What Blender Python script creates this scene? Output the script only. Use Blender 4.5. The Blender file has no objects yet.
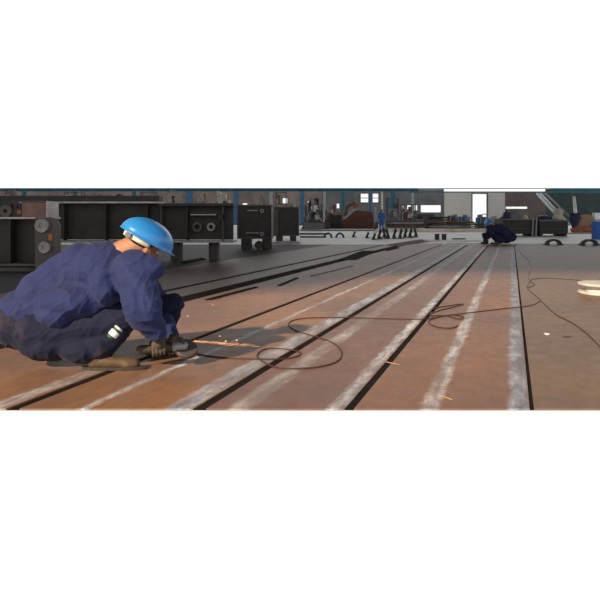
import bpy, bmesh, math, random
from mathutils import Vector, Matrix, noise
random.seed(7)
S = bpy.context.scene
C = S.collection
PI = math.pi
H = 1.05; F = 600.0; HY = 218.0          # eye height, focal length in pixels, horizon row

# ---------------------------------------------------------------- camera, sky, sun, exposure
cd = bpy.data.cameras.new('camera'); cam = bpy.data.objects.new('camera', cd); C.objects.link(cam)
cam.location = (0, 0, H); cam.rotation_euler = (PI/2, 0, 0)
cd.sensor_width = 36; cd.lens = 36; cd.shift_y = -(300-HY)/600.0
cd.clip_start = .05; cd.clip_end = 500
S.camera = cam
w = bpy.data.worlds.new('daylight'); S.world = w; w.use_nodes = True
bg = w.node_tree.nodes['Background']; bg.inputs[0].default_value = (1, 1, 1, 1); bg.inputs[1].default_value = 1.05
sd = bpy.data.lights.new('sun', 'SUN'); sd.energy = 7.6; sd.color = (1, .78, .54); sd.angle = math.radians(1.2)
sun = bpy.data.objects.new('sun', sd); C.objects.link(sun); sun.location = (-20, -30, 20)
sun.rotation_euler = Vector((1.1, 1.5, -1.0)).to_track_quat('-Z', 'Y').to_euler()
S.view_settings.view_transform = 'Standard'; S.view_settings.look = 'None'
S.view_settings.exposure = 0; S.view_settings.gamma = 1; S.view_settings.use_curve_mapping = False

# ---------------------------------------------------------------- helpers
def at(px, py, Y): return Vector(((px-300)*Y/F, Y, H-(py-HY)*Y/F))
def gy(py): return H*F/(py-HY)            # distance of a floor point on picture row py

class NT:
    def __init__(s, name):
        s.m = bpy.data.materials.new(name); s.m.use_nodes = True
        s.t = s.m.node_tree; s.b = s.t.nodes['Principled BSDF']
    def n(s, k, **kw):
        x = s.t.nodes.new(k)
        for a, v in kw.items(): setattr(x, a, v)
        return x
    def l(s, a, b): s.t.links.new(a, b)
    def math(s, op, a, b=None, clamp=False):
        x = s.n('ShaderNodeMath', operation=op); x.use_clamp = clamp
        for i, v in enumerate((a, b)):
            if v is None: continue
            if isinstance(v, (int, float)): x.inputs[i].default_value = v
            else: s.l(v, x.inputs[i])
        return x.outputs[0]
    def mix(s, f, a, b):
        x = s.n('ShaderNodeMix', data_type='RGBA')
        if isinstance(f, (int, float)): x.inputs[0].default_value = f
        else: s.l(f, x.inputs[0])
        for i, v in ((6, a), (7, b)):
            if isinstance(v, tuple): x.inputs[i].default_value = (*v, 1)
            else: s.l(v, x.inputs[i])
        return x.outputs[2]
    def noise(s, scale, detail=4, vec=None, rough=.6):
        x = s.n('ShaderNodeTexNoise'); x.inputs['Scale'].default_value = scale
        x.inputs['Detail'].default_value = detail; x.inputs['Roughness'].default_value = rough
        if vec is not None: s.l(vec, x.inputs['Vector'])
        return x.outputs['Fac']
    def ramp(s, f, lo, hi):
        x = s.n('ShaderNodeMapRange'); x.inputs['From Min'].default_value = lo; x.inputs['From Max'].default_value = hi
        s.l(f, x.inputs['Value']); return x.outputs['Result']

def mat(name, c1, c2=None, rough=.6, metal=0, scale=6, spec=.3, bump=0, bscale=40, alpha=None):
    m = NT(name); co = m.n('ShaderNodeTexCoord').outputs['Object']
    c2 = c2 or tuple(v*.6 for v in c1)
    f = m.ramp(m.noise(scale, 5, co), .35, .65)
    m.l(m.mix(f, c1, c2), m.b.inputs['Base Color'])
    m.b.inputs['Roughness'].default_value = rough; m.b.inputs['Metallic'].default_value = metal
    m.b.inputs['Specular IOR Level'].default_value = spec
    if bump:
        bn = m.n('ShaderNodeBump'); bn.inputs['Strength'].default_value = bump; bn.inputs['Distance'].default_value = .01
        m.l(m.noise(bscale, 4, co), bn.inputs['Height']); m.l(bn.outputs[0], m.b.inputs['Normal'])
    return m.m
def emit(name, col, s):
    m = NT(name); m.b.inputs['Base Color'].default_value = (*col, 1)
    m.b.inputs['Emission Color'].default_value = (*col, 1); m.b.inputs['Emission Strength'].default_value = s
    return m.m

def obj(name, bm, m, parent=None, smooth=False, bevel=0):
    me = bpy.data.meshes.new(name)
    if isinstance(bm, bmesh.types.BMesh):
        bmesh.ops.recalc_face_normals(bm, faces=bm.faces)
        bm.to_mesh(me); bm.free()
    else: me = bm
    if smooth:
        for p in me.polygons: p.use_smooth = True
    me.materials.clear(); me.materials.append(m)
    o = bpy.data.objects.new(name, me); C.objects.link(o)
    if parent is not None:
        o.parent = parent
        me.transform(Matrix.Translation(-parent.location))
    if bevel:
        b = o.modifiers.new('bevel', 'BEVEL'); b.width = bevel; b.segments = 2; b.limit_method = 'ANGLE'
    return o
def thing(name, label, cat, loc, group=None):
    o = bpy.data.objects.new(name, None); C.objects.link(o); o.location = loc; o.empty_display_size = .2
    o['label'] = label; o['category'] = cat
    if group: o['group'] = group
    return o
def tag(o, label, cat, group=None, kind=None):
    o['label'] = label; o['category'] = cat
    if group: o['group'] = group
    if kind: o['kind'] = kind
    return o
def struct(name, bm, m, parent=None):
    o = obj(name, bm, m, parent)
    if parent is None: o['kind'] = 'structure'
    return o
def copy_thing(src, loc, label=None, group=None, rotz=None, scale=None):
    r = src.copy(); C.objects.link(r); r.location = loc
    if label: r['label'] = label
    if group: r['group'] = group
    if rotz is not None: r.rotation_euler = (0, 0, rotz)
    if scale: r.scale = scale
    for ch in list(src.children):
        c = ch.copy(); C.objects.link(c); c.parent = r
        for g in list(ch.children):
            d = g.copy(); C.objects.link(d); d.parent = c
    return r

def B(): return bmesh.new()
def box(bm, x0, x1, y0, y1, z0, z1, M=None):
    v = [bm.verts.new((x, y, z)) for x in (x0, x1) for y in (y0, y1) for z in (z0, z1)]
    for f in ((0,1,3,2), (4,6,7,5), (0,4,5,1), (2,3,7,6), (0,2,6,4), (1,5,7,3)): bm.faces.new([v[i] for i in f])
    if M is not None: bmesh.ops.transform(bm, matrix=M, verts=v)
    return bm
def prism(bm, pts, d, axis='y', o=0.0):
    """outline pts (a,b) swept by d along axis, starting at o"""
    def mk(a, b, t):
        return {'y': (a, t, b), 'x': (t, a, b), 'z': (a, b, t)}[axis]
    v0 = [bm.verts.new(mk(a, b, o)) for a, b in pts]; v1 = [bm.verts.new(mk(a, b, o+d)) for a, b in pts]
    bm.faces.new(v0); bm.faces.new(v1[::-1]); n = len(pts)
    for i in range(n): bm.faces.new((v0[i], v0[(i+1) % n], v1[(i+1) % n], v1[i]))
    return bm
def cyl(bm, p0, p1, r0, r1=None, n=20, cap=True):
    r1 = r0 if r1 is None else r1
    p0 = Vector(p0); p1 = Vector(p1); d = (p1-p0).normalized()
    a = d.orthogonal().normalized(); b = d.cross(a)
    R = [[bm.verts.new(p+(a*math.cos(2*PI*i/n)+b*math.sin(2*PI*i/n))*r) for i in range(n)] for p, r in ((p0, r0), (p1, r1))]
    for i in range(n): bm.faces.new((R[0][i], R[0][(i+1) % n], R[1][(i+1) % n], R[1][i]))
    if cap: bm.faces.new(R[0][::-1]); bm.faces.new(R[1])
    return bm
def lathe(bm, prof, c, ax=(0,0,1), n=28):
    """profile [(radius, height)] turned about ax through c"""
    ax = Vector(ax).normalized(); a = ax.orthogonal().normalized(); b = ax.cross(a); c = Vector(c)
    R = []
    for r, h in prof:
        R.append([bm.verts.new(c+ax*h+(a*math.cos(2*PI*i/n)+b*math.sin(2*PI*i/n))*max(r, 1e-4)) for i in range(n)])
    for k in range(len(R)-1):
        for i in range(n): bm.faces.new((R[k][i], R[k][(i+1) % n], R[k+1][(i+1) % n], R[k+1][i]))
    return bm
def catmull(P, sub=8, closed=False):
    P = [Vector(p) for p in P]; out = []
    n = len(P)
    for i in range(n-1):
        p0 = P[max(i-1, 0)]; p1 = P[i]; p2 = P[i+1]; p3 = P[min(i+2, n-1)]
        for k in range(sub):
            t = k/sub
            out.append(.5*((2*p1)+(p2-p0)*t+(2*p0-5*p1+4*p2-p3)*t*t+(3*p1-p0-3*p2+p3)*t**3))
    out.append(P[-1]); return out
def tube(bm, P, r, n=6):
    up = Vector((0, 0, 1)); prev = None; first = None
    for i, p in enumerate(P):
        d = (P[min(i+1, len(P)-1)]-P[max(i-1, 0)]).normalized()
        a = d.cross(up)
        a = a.normalized() if a.length > .05 else d.orthogonal().normalized()
        b = d.cross(a)
        R = [bm.verts.new(p+(a*math.cos(2*PI*k/n)+b*math.sin(2*PI*k/n))*r) for k in range(n)]
        if prev:
            for k in range(n): bm.faces.new((prev[k], prev[(k+1) % n], R[(k+1) % n], R[k]))
        else: bm.faces.new(R)
        prev = R
    bm.faces.new(prev[::-1]); return bm

# ---------------------------------------------------------------- materials
M = {}
M['concrete'] = mat('concrete', (.72, .76, .76), (.5, .5, .5), rough=.45, scale=.6, spec=.5)
M['bed'] = mat('dark_bed', (.012, .011, .011), (.02, .018, .018), rough=.8, scale=1.5, spec=.1)
M['black'] = mat('black_steel', (.022, .021, .02), (.04, .034, .03), rough=.55, scale=3, spec=.3)
M['dark'] = mat('dark_steel', (.05, .048, .05), (.08, .065, .055), rough=.5, scale=2.5, spec=.35)
M['edge'] = mat('pale_steel_edge', (.5, .46, .45), (.3, .26, .25), rough=.4, scale=5, spec=.5)  # pale tone for flange lips, end plates and thin beams
M['void'] = mat('gap_shade_black_steel', (.010, .009, .009), (.018, .015, .014), rough=.9, scale=3, spec=.04)  # black for the shade in plate gaps, and for loose dark bars
M['grey'] = mat('grey_steel', (.28, .28, .3), (.15, .13, .13), rough=.4, scale=8, spec=.5)
M['rust'] = mat('rusty_brown', (.17, .07, .05), (.10, .05, .04), rough=.75, scale=3, spec=.2)
M['orange'] = mat('rust_orange', (.42, .17, .07), (.25, .10, .06), rough=.8, scale=5, spec=.2)
M['brown'] = mat('brown_primer', (.22, .12, .10), (.14, .08, .07), rough=.6, scale=5)
M['beige'] = mat('beige_steel', (.85, .72, .62), (.6, .45, .36), rough=.5, scale=1.5)
M['teal'] = mat('teal_paint', (.02, .16, .20), (.02, .09, .13), rough=.5, scale=1)
M['blue'] = mat('blue_paint', (.05, .16, .30), (.03, .09, .18), rough=.45, scale=2)
M['palecol'] = mat('pale_paint', (.34, .37, .36), (.22, .25, .25), rough=.5, scale=2)
M['white'] = mat('white_paint', (.85, .85, .82), (.6, .6, .58), rough=.4, scale=6)
M['cream'] = mat('cream_cloth', (.6, .56, .45), (.35, .33, .28), rough=.9, scale=3)
M['navyc'] = mat('navy_sheet', (.04, .04, .09), (.02, .02, .05), rough=.7, scale=3)
M['red'] = mat('red_paint', (.16, .04, .035), (.09, .03, .03), rough=.5, scale=3)
M['wood'] = mat('timber', (.42, .27, .15), (.25, .15, .09), rough=.8, scale=4)
M['rubber'] = mat('cable_rubber', (.07, .03, .02), (.04, .02, .02), rough=.5, scale=30)
M['wallA'] = mat('brick_wall_paint', (.30, .23, .19), (.15, .12, .12), rough=.9, scale=.25)
M['wallB'] = mat('beige_wall_sheet', (.50, .48, .44), (.40, .38, .36), rough=.8, scale=.15)
M['wallC'] = mat('grey_wall_sheet', (.17, .17, .18), (.11, .11, .12), rough=.8, scale=.3)
M['wallD'] = mat('dark_green_cladding', (.035, .055, .05), (.02, .03, .035), rough=.7, scale=.5)
M['wallE'] = mat('brown_wall_sheet', (.13, .10, .09), (.09, .07, .07), rough=.8, scale=.4)
M['roof'] = mat('roof_sheet', (.12, .12, .12), (.09, .09, .09), rough=.9, scale=.2)
g = NT('window_glass'); tr = g.n('ShaderNodeBsdfTransparent'); gl = g.n('ShaderNodeBsdfGlossy'); gl.inputs['Roughness'].default_value = .02
mx = g.n('ShaderNodeMixShader'); mx.inputs[0].default_value = .05
g.l(tr.outputs[0], mx.inputs[1]); g.l(gl.outputs[0], mx.inputs[2]); g.l(mx.outputs[0], g.t.nodes['Material Output'].inputs[0])
M['glass'] = g.m
def fabric(name, c1, c2, dirt, amt):
    m = NT(name); co = m.n('ShaderNodeTexCoord').outputs['Object']
    base = m.mix(m.ramp(m.noise(5, 5, co), .3, .7), c1, c2)
    d = m.math('MULTIPLY', m.ramp(m.noise(3.2, 4, co), .52, .72), amt, True)
    m.l(m.mix(d, base, dirt), m.b.inputs['Base Color']); m.b.inputs['Roughness'].default_value = .85
    m.b.inputs['Specular IOR Level'].default_value = .2
    m.b.inputs['Sheen Weight'].default_value = .04
    bn = m.n('ShaderNodeBump'); bn.inputs['Strength'].default_value = .35; bn.inputs['Distance'].default_value = .02
    m.l(m.noise(14, 4, co), bn.inputs['Height']); m.l(bn.outputs[0], m.b.inputs['Normal'])
    return m.m
M['jacket'] = fabric('blue_work_cloth', (.022, .030, .105), (.014, .020, .074), (.045, .040, .07), .35)
M['trousers'] = fabric('navy_work_cloth', (.010, .013, .036), (.007, .009, .026), (.060, .042, .045), .8)
M['boot'] = mat('brown_boot_leather', (.10, .06, .03), (.06, .035, .02), rough=.6, scale=12, bump=.3)
M['glove'] = mat('dirty_work_glove', (.09, .065, .05), (.05, .035, .03), rough=.9, scale=14, bump=.3)
M['helmet'] = mat('sky_blue_plastic', (.02, .20, .52), (.018, .17, .46), rough=.28, scale=4, spec=.5)
M['skin'] = mat('warm_skin', (.36, .17, .095), (.30, .13, .07), rough=.55, scale=9)  # one warm skin tone for every figure
M['hair'] = mat('black_hair', (.012, .010, .009), (.02, .016, .013), rough=.6, scale=60, bump=.5, bscale=160)
M['band'] = mat('white_headband', (.75, .72, .62), (.5, .48, .4), rough=.5, scale=12)
M['toolb'] = mat('dark_tool', (.03, .025, .02), (.05, .04, .03), rough=.5, scale=10)
M['tool'] = mat('dark_green_tool', (.02, .09, .06), (.012, .05, .035), rough=.4, scale=10)

# bed plates: bands = [(k_lo, k_hi, strength, colour)] in sheared floor units across the plate
def plate_mat(name, base, alt, bands, rust=(.50, .23, .10), rustamt=.75, seed=0.0):
    m = NT(name); co = m.n('ShaderNodeTexCoord').outputs['Object']
    mp = m.n('ShaderNodeVectorMath', operation='ADD'); m.l(co, mp.inputs[0]); mp.inputs[1].default_value = (seed, seed*1.7, 0); v = mp.outputs[0]
    dt = m.n('ShaderNodeVectorMath', operation='DOT_PRODUCT'); m.l(co, dt.inputs[0]); dt.inputs[1].default_value = (1, -.3525, 0)
    u = dt.outputs['Value']
    # coordinates stretched along the plates
    rot = m.n('ShaderNodeVectorRotate', rotation_type='Z_AXIS'); rot.inputs['Angle'].default_value = math.atan(.3525); m.l(v, rot.inputs['Vector'])
    st = m.n('ShaderNodeVectorMath', operation='MULTIPLY'); m.l(rot.outputs[0], st.inputs[0]); st.inputs[1].default_value = (1, .25, 1)
    col = m.mix(m.ramp(m.noise(1.1, 5, v), .36, .66), base, alt)
    rf = m.math('MULTIPLY', m.ramp(m.noise(.55, 6, v, .55), .42, .62), rustamt, True)
    col = m.mix(rf, col, rust)
    col = m.mix(m.math('MULTIPLY', m.ramp(m.noise(22, 3, st.outputs[0]), .4, .75), .35, True), col, tuple(c*.45 for c in base))
    col = m.mix(m.math('MULTIPLY', m.ramp(m.noise(4.5, 5, v), .55, .75), .35, True), col, tuple(c*.5 for c in base))
    rough_in = None; tot = None
    sep = m.n('ShaderNodeSeparateXYZ'); m.l(co, sep.inputs[0]); along = sep.outputs['Y']
    for bd_ in bands:
        a, b, s, bc, patch = bd_[:5]
        wob = m.math('MULTIPLY', m.math('SUBTRACT', m.noise(5, 4, v), .5), .10)
        uu = m.math('ADD', u, wob); c = (a+b)/2; h = (b-a)/2
        d = m.math('ABSOLUTE', m.math('SUBTRACT', uu, c))
        f = m.ramp(d, h+.012, h-.025)
        pt = m.ramp(m.noise(3.0, 5, st.outputs[0], .7), patch-.16, patch+.12)
        fl = m.ramp(m.noise(16, 4, v, .7), .35, .55)
        f = m.math('MULTIPLY', m.math('MULTIPLY', f, m.math('ADD', m.math('MULTIPLY', pt, .75), .25)), m.math('MULTIPLY', m.math('ADD', m.math('MULTIPLY', fl, .45), .55), s), True)
        if len(bd_) > 5: f = m.math('MULTIPLY', f, m.ramp(along, bd_[5]+.6, bd_[5]-.4), True)
        hi = (min(.9, bc[0]*1.3), min(.9, bc[1]*1.4), min(.9, bc[2]*1.6)); lo = (bc[0]*.42, bc[1]*.48, bc[2]*.60)
        bcol = m.mix(m.ramp(m.noise(9, 5, st.outputs[0], .75), .42, .62), lo, hi)
        col = m.mix(f, col, bcol)
        tot = f if tot is None else m.math('MAXIMUM', tot, f)
    col = m.mix(m.math('MULTIPLY', m.ramp(m.noise(.9, 5, v, .6), .5, .68), .4, True), col, (.085, .066, .066))
    gn = m.n('ShaderNodeMix', data_type='RGBA', blend_type='MULTIPLY'); gn.inputs[0].default_value = 1; m.l(col, gn.inputs[6]); gn.inputs[7].default_value = (1.08, 1.10, 1.06, 1); col = gn.outputs[2]
    m.l(col, m.b.inputs['Base Color'])
    r = m.math('ADD', m.math('MULTIPLY', m.noise(7, 4, v), .3), .32)
    m.l(r, m.b.inputs['Roughness']); m.b.inputs['Specular IOR Level'].default_value = .28
    bn = m.n('ShaderNodeBump'); bn.inputs['Strength'].default_value = .15; bn.inputs['Distance'].default_value = .004
    m.l(m.noise(30, 4, st.outputs[0]), bn.inputs['Height']); m.l(bn.outputs[0], m.b.inputs['Normal'])
    return m.m

# ---------------------------------------------------------------- setting
struct('floor', box(B(), -60, 60, 3.30, 101, -.0125, -.0105), M['concrete'])
struct('shading_roof', prism(B(), [(-110, -34.5), (-32.5, -34.5), (-28.5, -30.5), (60, -30.5), (60, 74), (-110, 74)], .4, 'z', 28), M['roof'])     # unseen hall roof, its height and slanted edge shaped to shade beyond the near floor
def wall_holes(bm, x0, x1, z0, z1, y, t, holes):
    xs = sorted({x0, x1, *[h[0] for h in holes if x0 < h[0] < x1], *[h[1] for h in holes if x0 < h[1] < x1]})
    zs = sorted({z0, z1, *[h[2] for h in holes], *[h[3] for h in holes]})
    for i in range(len(xs)-1):
        for j in range(len(zs)-1):
            cx = (xs[i]+xs[i+1])/2; cz = (zs[j]+zs[j+1])/2
            if any(h[0] < cx < h[1] and h[2] < cz < h[3] for h in holes): continue
            box(bm, xs[i], xs[i+1], y, y+t, zs[j], zs[j+1])
    return bm
WY = 100.0
def WX(px): return (px-300)*WY/F
def WZ(py): return H-(py-HY)*WY/F
holes_px = [(360, 369, 193, 203), (372, 379, 193, 203), (420, 441.5, 204.5, 213), (401, 404, 205, 210), (406, 411.5, 204.5, 210), (413.5, 418, 204.5, 211),
            (472.5, 487, 194, 222), (505, 528, 206, 209.5), (336, 340, 203, 209), (276, 278, 198, 205), (282, 288, 197.5, 204), (242, 248, 202.5, 206), (307, 311, 200.5, 203.5)]
holes = [(WX(a), WX(b), WZ(d), WZ(c)) for a, b, c, d in holes_px]
top = WZ(189)
segs = [('wall_left', -70, 322, 'wallA'), ('wall_middle', 322, 444, 'wallC'), ('wall_back', 444, 505, 'wallB'), ('wall_center', 505, 546, 'wallE'), ('wall_right', 546, 680, 'wallD')]
for nme, a, b, mm in segs:
    hs = [h for h in holes if h[1] > WX(a) and h[0] < WX(b)]
    struct(nme, wall_holes(B(), WX(a), WX(b), -.0105, top if nme != 'wall_back' and nme != 'wall_center' else WZ(191.4), WY, .35, hs), M[mm])
# upper dark strip above the light gap
wi = 0
for k, (x0, x1, z0, z1) in enumerate(holes):
    if k == 6: continue
    wi += 1
    fb = B(); e = .12
    box(fb, x0, x1, WY-.06, WY+.1, z1-e, z1); box(fb, x0, x1, WY-.06, WY+.1, z0, z0+e)
    box(fb, x0, x0+e, WY-.06, WY+.1, z0+e, z1-e); box(fb, x1-e, x1, WY-.06, WY+.1, z0+e, z1-e)
    if k < 2: box(fb, x0+e, x1-e, WY-.04, WY+.08, (z0+z1)/2-.06, (z0+z1)/2+.06)
    fo = struct('window_%d' % wi, fb, M['wallC'])
    struct('window_glass', box(B(), x0+e, x1-e, WY+.12, WY+.13, z0+e, z1-e), M['glass'], fo)
x0, x1, z0, z1 = holes[6]
db = B(); box(db, x0-.15, x0, WY-.1, WY+.35, 0-.0105, z1+.15); box(db, x1, x1+.15, WY-.1, WY+.35, -.0105, z1+.15); box(db, x0, x1, WY-.1, WY+.35, z1, z1+.15)
struct('door_1', db, M['wallC'])
# crane runway girder in front of the end wall, on its columns
RY = 92.0
def RX(px): return (px-300)*RY/F
def RZ(py): return H-(py-HY)*RY/F
t = thing('crane_runway_girder', 'long teal crane runway girder running along the top of the end wall', 'girder', (0, RY, RZ(191)))
gb = B(); box(gb, RX(-60), RX(418), RY-.25, RY+.25, RZ(191.5), RZ(190.8)); box(gb, RX(-60), RX(418), RY-.03, RY+.03, RZ(190.8), RZ(188.8)); box(gb, RX(-60), RX(680), RY-.25, RY+.25, RZ(188.8), RZ(188.2))
box(gb, RX(550), RX(680), RY-.03, RY+.03, RZ(192), RZ(188.8)); box(gb, RX(410), RX(680), RY-.2, RY+.2, RZ(192.6), RZ(191.6))
obj('girder_beam', gb, M['teal'], t)
for i in range(46):
    x = RX(-55+i*10.2); obj('stiffener', box(B(), x-.05, x+.05, RY-.2, RY+.2, RZ(190.8), RZ(188.8)), M['teal'], t)
lab = {8: 'far left end, above the near girder', 24: 'second from the left end', 75: 'above the long dark girder, left part', 118: 'just above the blue helmet, left side'}
cols = [(24, 3, 'teal'), (75, 3, 'teal'), (134, 3, 'teal'), (189, 6, 'blue'), (236, 5, 'blue'), (252, 2.5, 'wallC'), (271, 3.5, 'palecol'), (302, 4, 'blue'), (324.5, 2.5, 'palecol'), (343, 3, 'teal'), (356, 3, 'wallC'),
        (370.5, 2, 'blue'), (382, 2, 'cream'), (393, 4, 'teal'), (406, 2, 'wallC'), (412.5, 2.2, 'palecol'), (419, 2, 'wallC'), (443, 2, 'wallC')]
whr = ['at the far left above the near girder', 'left of the blue helmet, above the long girder', 'directly above the blue helmet', 'broad one standing alone right of the helmet', 'broad one above the girder ends', 'thin dark one above the dark box section',
       'pale one left of a small bright window', 'blue one left of the pale thin post', 'thin pale one left of the brown hopper', 'left of the brown hopper top', 'dark one beside the twin bright windows', 'narrow one between the twin bright windows',
       'cream one right of the twin windows', 'broad one above the row of clamps', 'thin dark one left of the low bright window', 'pale one among the small low windows', 'dark one at the left edge of the wide low window', 'dark one at the right edge of the wide low window']
cname = {'teal': 'teal', 'blue': 'blue', 'wallC': 'dark grey', 'palecol': 'pale grey', 'cream': 'cream'}
for (px, wd, mm), wh in zip(cols, whr):
    c = thing('steel_column', '%s steel hall column, %s' % (cname[mm], wh), 'column', (RX(px), RY, -.0105), 'columns along the end wall')
    hw = wd*RY/F/2; cb = B(); zt = RZ(191.6) if px < 406 else RZ(192.7)
    box(cb, RX(px)-hw, RX(px)+hw, RY-.22, RY-.16, 0, zt); box(cb, RX(px)-hw, RX(px)+hw, RY+.16, RY+.22, 0, zt); box(cb, RX(px)-.05, RX(px)+.05, RY-.16, RY+.16, 0, zt)
    obj('column_shaft', cb, M[mm], c); obj('base_plate', box(B(), RX(px)-hw*1.4, RX(px)+hw*1.4, RY-.35, RY+.35, -.0105, 0.03), M['black'], c)

# ---------------------------------------------------------------- the steel plates on the floor
def cX(c, Y): return c+.3525*Y
M['shadowed'] = mat('shadowed_dirty_floor', (.06, .054, .056), (.035, .031, .032), rough=.6, scale=1.2, spec=.25)  # floor shade and dirt put together into one dark colour
ks = dict(A=.105*1.05, C=-.86*1.05, D=-1.64*1.05, E=-2.62*1.05, F=-4.02*1.05, G=-4.75*1.05, K=-6.75*1.05)
Z0 = -.0085
tag(obj('gap_shade_sheet', prism(B(), [(cX(-6.95, 3.31), 3.31), (cX(9, 3.31), 3.31), (cX(9, 24), 24.0), (cX(-6.95, 23.5), 23.5)], .002, 'z', -.0105), M['void']),  # black sheet puts the shade of the gaps into its colour
    'black base sheet painted as the shade in the gaps between the plates', 'steel sheet')
tag(obj('shadowed_floor_sheet', prism(B(), [(-30, 3.31), (cX(-6.96, 3.31), 3.31), (cX(-6.96, 24), 24.0), (-30, 24.0)], .002, 'z', -.0105), M['shadowed']),
    'dark grey sheet painted as shaded, dirty floor under the black girders at the left', 'steel sheet')
def plate(c0, c1, Y1, m, label, Y0=3.305, c0b=None, c1b=None):
    c0b = c0 if c0b is None else c0b; c1b = c1 if c1b is None else c1b
    pts = []
    n = 24
    L = [(cX(c0+(c0b-c0)*i/n, Y0+(Y1-Y0)*i/n), Y0+(Y1-Y0)*i/n) for i in range(n+1)]
    R_ = [(cX(c1+(c1b-c1)*i/n, Y0+(Y1-Y0)*i/n), Y0+(Y1-Y0)*i/n) for i in range(n+1)]
    o = obj('steel_plate', prism(B(), L+R_[::-1], .0085, 'z', Z0), m); tag(o, label, 'steel plate', 'long steel plates laid side by side')
    return o
GR = (.30, .29, .30); GW = (.52, .50, .50); GB = (.24, .25, .29)
br, al = (.165, .085, .065), (.13, .088, .08)
q = 1.05
plate(ks['A']+.014, 9.5, 24.6, plate_mat('plate_brown', (.155, .095, .065), (.115, .08, .066), [], rust=(.20, .12, .065), rustamt=.5, seed=3), 'wide brown steel plate at the right, the thin black cable lying on it')
plate(ks['C']+.036, ks['A']-.010, 25.0, plate_mat('plate_orange', br, al, [(-.48*q, -.38*q, 1, GW, .52), (-.02*q, .10*q, .9, GB, .35), (-.86*q, -.82*q, .5, GR, .5)], rust=(.25, .115, .055), seed=9), 'rust-orange plate with a white ground streak mid-width and grey band along its right edge')
plate(ks['D']+.04, ks['C']-.016, 25.2, plate_mat('plate_pink', (.165, .085, .072), (.13, .085, .083), [(-.975*q, -.885*q, 1.1, GW, .48), (-1.50*q, -1.36*q, .85, (.46, .42, .39), .62)], rust=(.21, .105, .07), rustamt=.5, seed=14), 'reddish plate with broad bright ground bands along both edges, crossed by the looped cable')
plate(ks['E']+.04, ks['D']-.032, 25.4, plate_mat('plate_tan', (.18, .10, .07), (.13, .09, .083), [(-2.28*q, -2.22*q, .9, GW, .45), (-1.83*q, -1.68*q, 1, (.34, .34, .37), .42)], rust=(.29, .14, .065), seed=21), 'orange-tan plate in front of the crouching worker, a grey ground band along its right edge')
plate(ks['F']+.13, ks['E']-.034, 25.0, plate_mat('plate_orange_left', (.19, .10, .07), (.14, .095, .088), [(-2.80*q, -2.67*q, .9, (.48, .47, .48), .45, 4.0)], rust=(.31, .15, .07), seed=30), 'orange plate under the crouching worker, right of the widest dark gap')
plate(ks['G']+.07, ks['F']-.20, 24.2, plate_mat('plate_strip', (.17, .11, .095), (.12, .09, .09), [], rust=(.24, .13, .08), rustamt=.5, seed=44), 'narrow brown plate strip between the two dark gaps left of the worker', Y0=3.9)
plate(ks['K'], ks['G']-.07, 23.8, plate_mat('plate_left', (.15, .098, .09), (.12, .085, .085), [], rust=(.18, .11, .085), rustamt=.4, seed=52), 'pinkish brown plate furthest left, beside the dark girders', Y0=4.6)
# loose dark flat bars and sheets lying between, one painted as gap shade
def flat(px, m, label, name='flat_bar', z=.0, t=.012):
    pts = [(at(x, y, gy(y)).x, gy(y)) for x, y in px]
    return tag(obj(name, prism(B(), pts, t, 'z', z), m), label, 'steel bar')
flat([(205, 300), (254, 287.5), (258, 287.5), (212, 300)], M['void'], 'dark flat bar lying on the orange plate near the worker’s knee')
flat([(277, 286), (296, 278), (299, 278), (281, 286)], M['void'], 'short dark flat bar lying near the middle of the left plates')
flat([(310, 276), (350, 266), (354, 266), (314, 276)], M['dark'], 'long thin grey flat bar lying beyond the short dark bar')
flat([(338, 260), (362, 251), (378, 251), (356, 260)], M['void'], 'wide black sheet painted as the shaded gap where it opens at the left', 'flat_sheet')  # black wedge added for the shade of the widening gap
flat([(380, 250), (392, 247), (400, 248), (388, 251)], M['void'], 'small black sheet offcut below the row of clamps', 'flat_sheet')
flat([(385, 245), (420, 239.5), (432, 241), (398, 246.5)], M['rust'], 'rust-brown sheet lying at the far plate ends below the clamps', 'flat_sheet')
flat([(180, 262), (202, 258), (206, 259.5), (184, 263.5)], M['void'], 'small dark strip on the shaded floor below the girder hole', 'flat_bar', z=0)
# small scraps
for (px, py, wd, m, lb) in ((547, 334, 6, 'white', 'small white paper scrap on the wide brown plate'), (567, 337, 9, 'rubber', 'small dark scrap on the wide brown plate'),
                            (393, 364, 12, 'wood', 'thin pale splinter beside the third plate gap'), (447, 398.5, 8, 'wood', 'thin pale splinter beside the white ground streak')):
    Y = gy(py); p = at(px, py, Y); s = wd*Y/F/2
    pts = [(p.x-s, p.y-.02), (p.x-s*.3, p.y-.05 if m == 'white' else p.y-.02), (p.x+s, p.y), (p.x+s*.8, p.y+.02), (p.x-s*.5, p.y+.04 if m != 'wood' else p.y)]
    if m == 'wood': pts = [(p.x-s, p.y+.05), (p.x-s+.004, p.y+.06), (p.x+s, p.y-.02), (p.x+s, p.y-.032)]
    tag(obj('scrap', prism(B(), pts, .004, 'z', .0), M[m]), lb, 'scrap')

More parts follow.
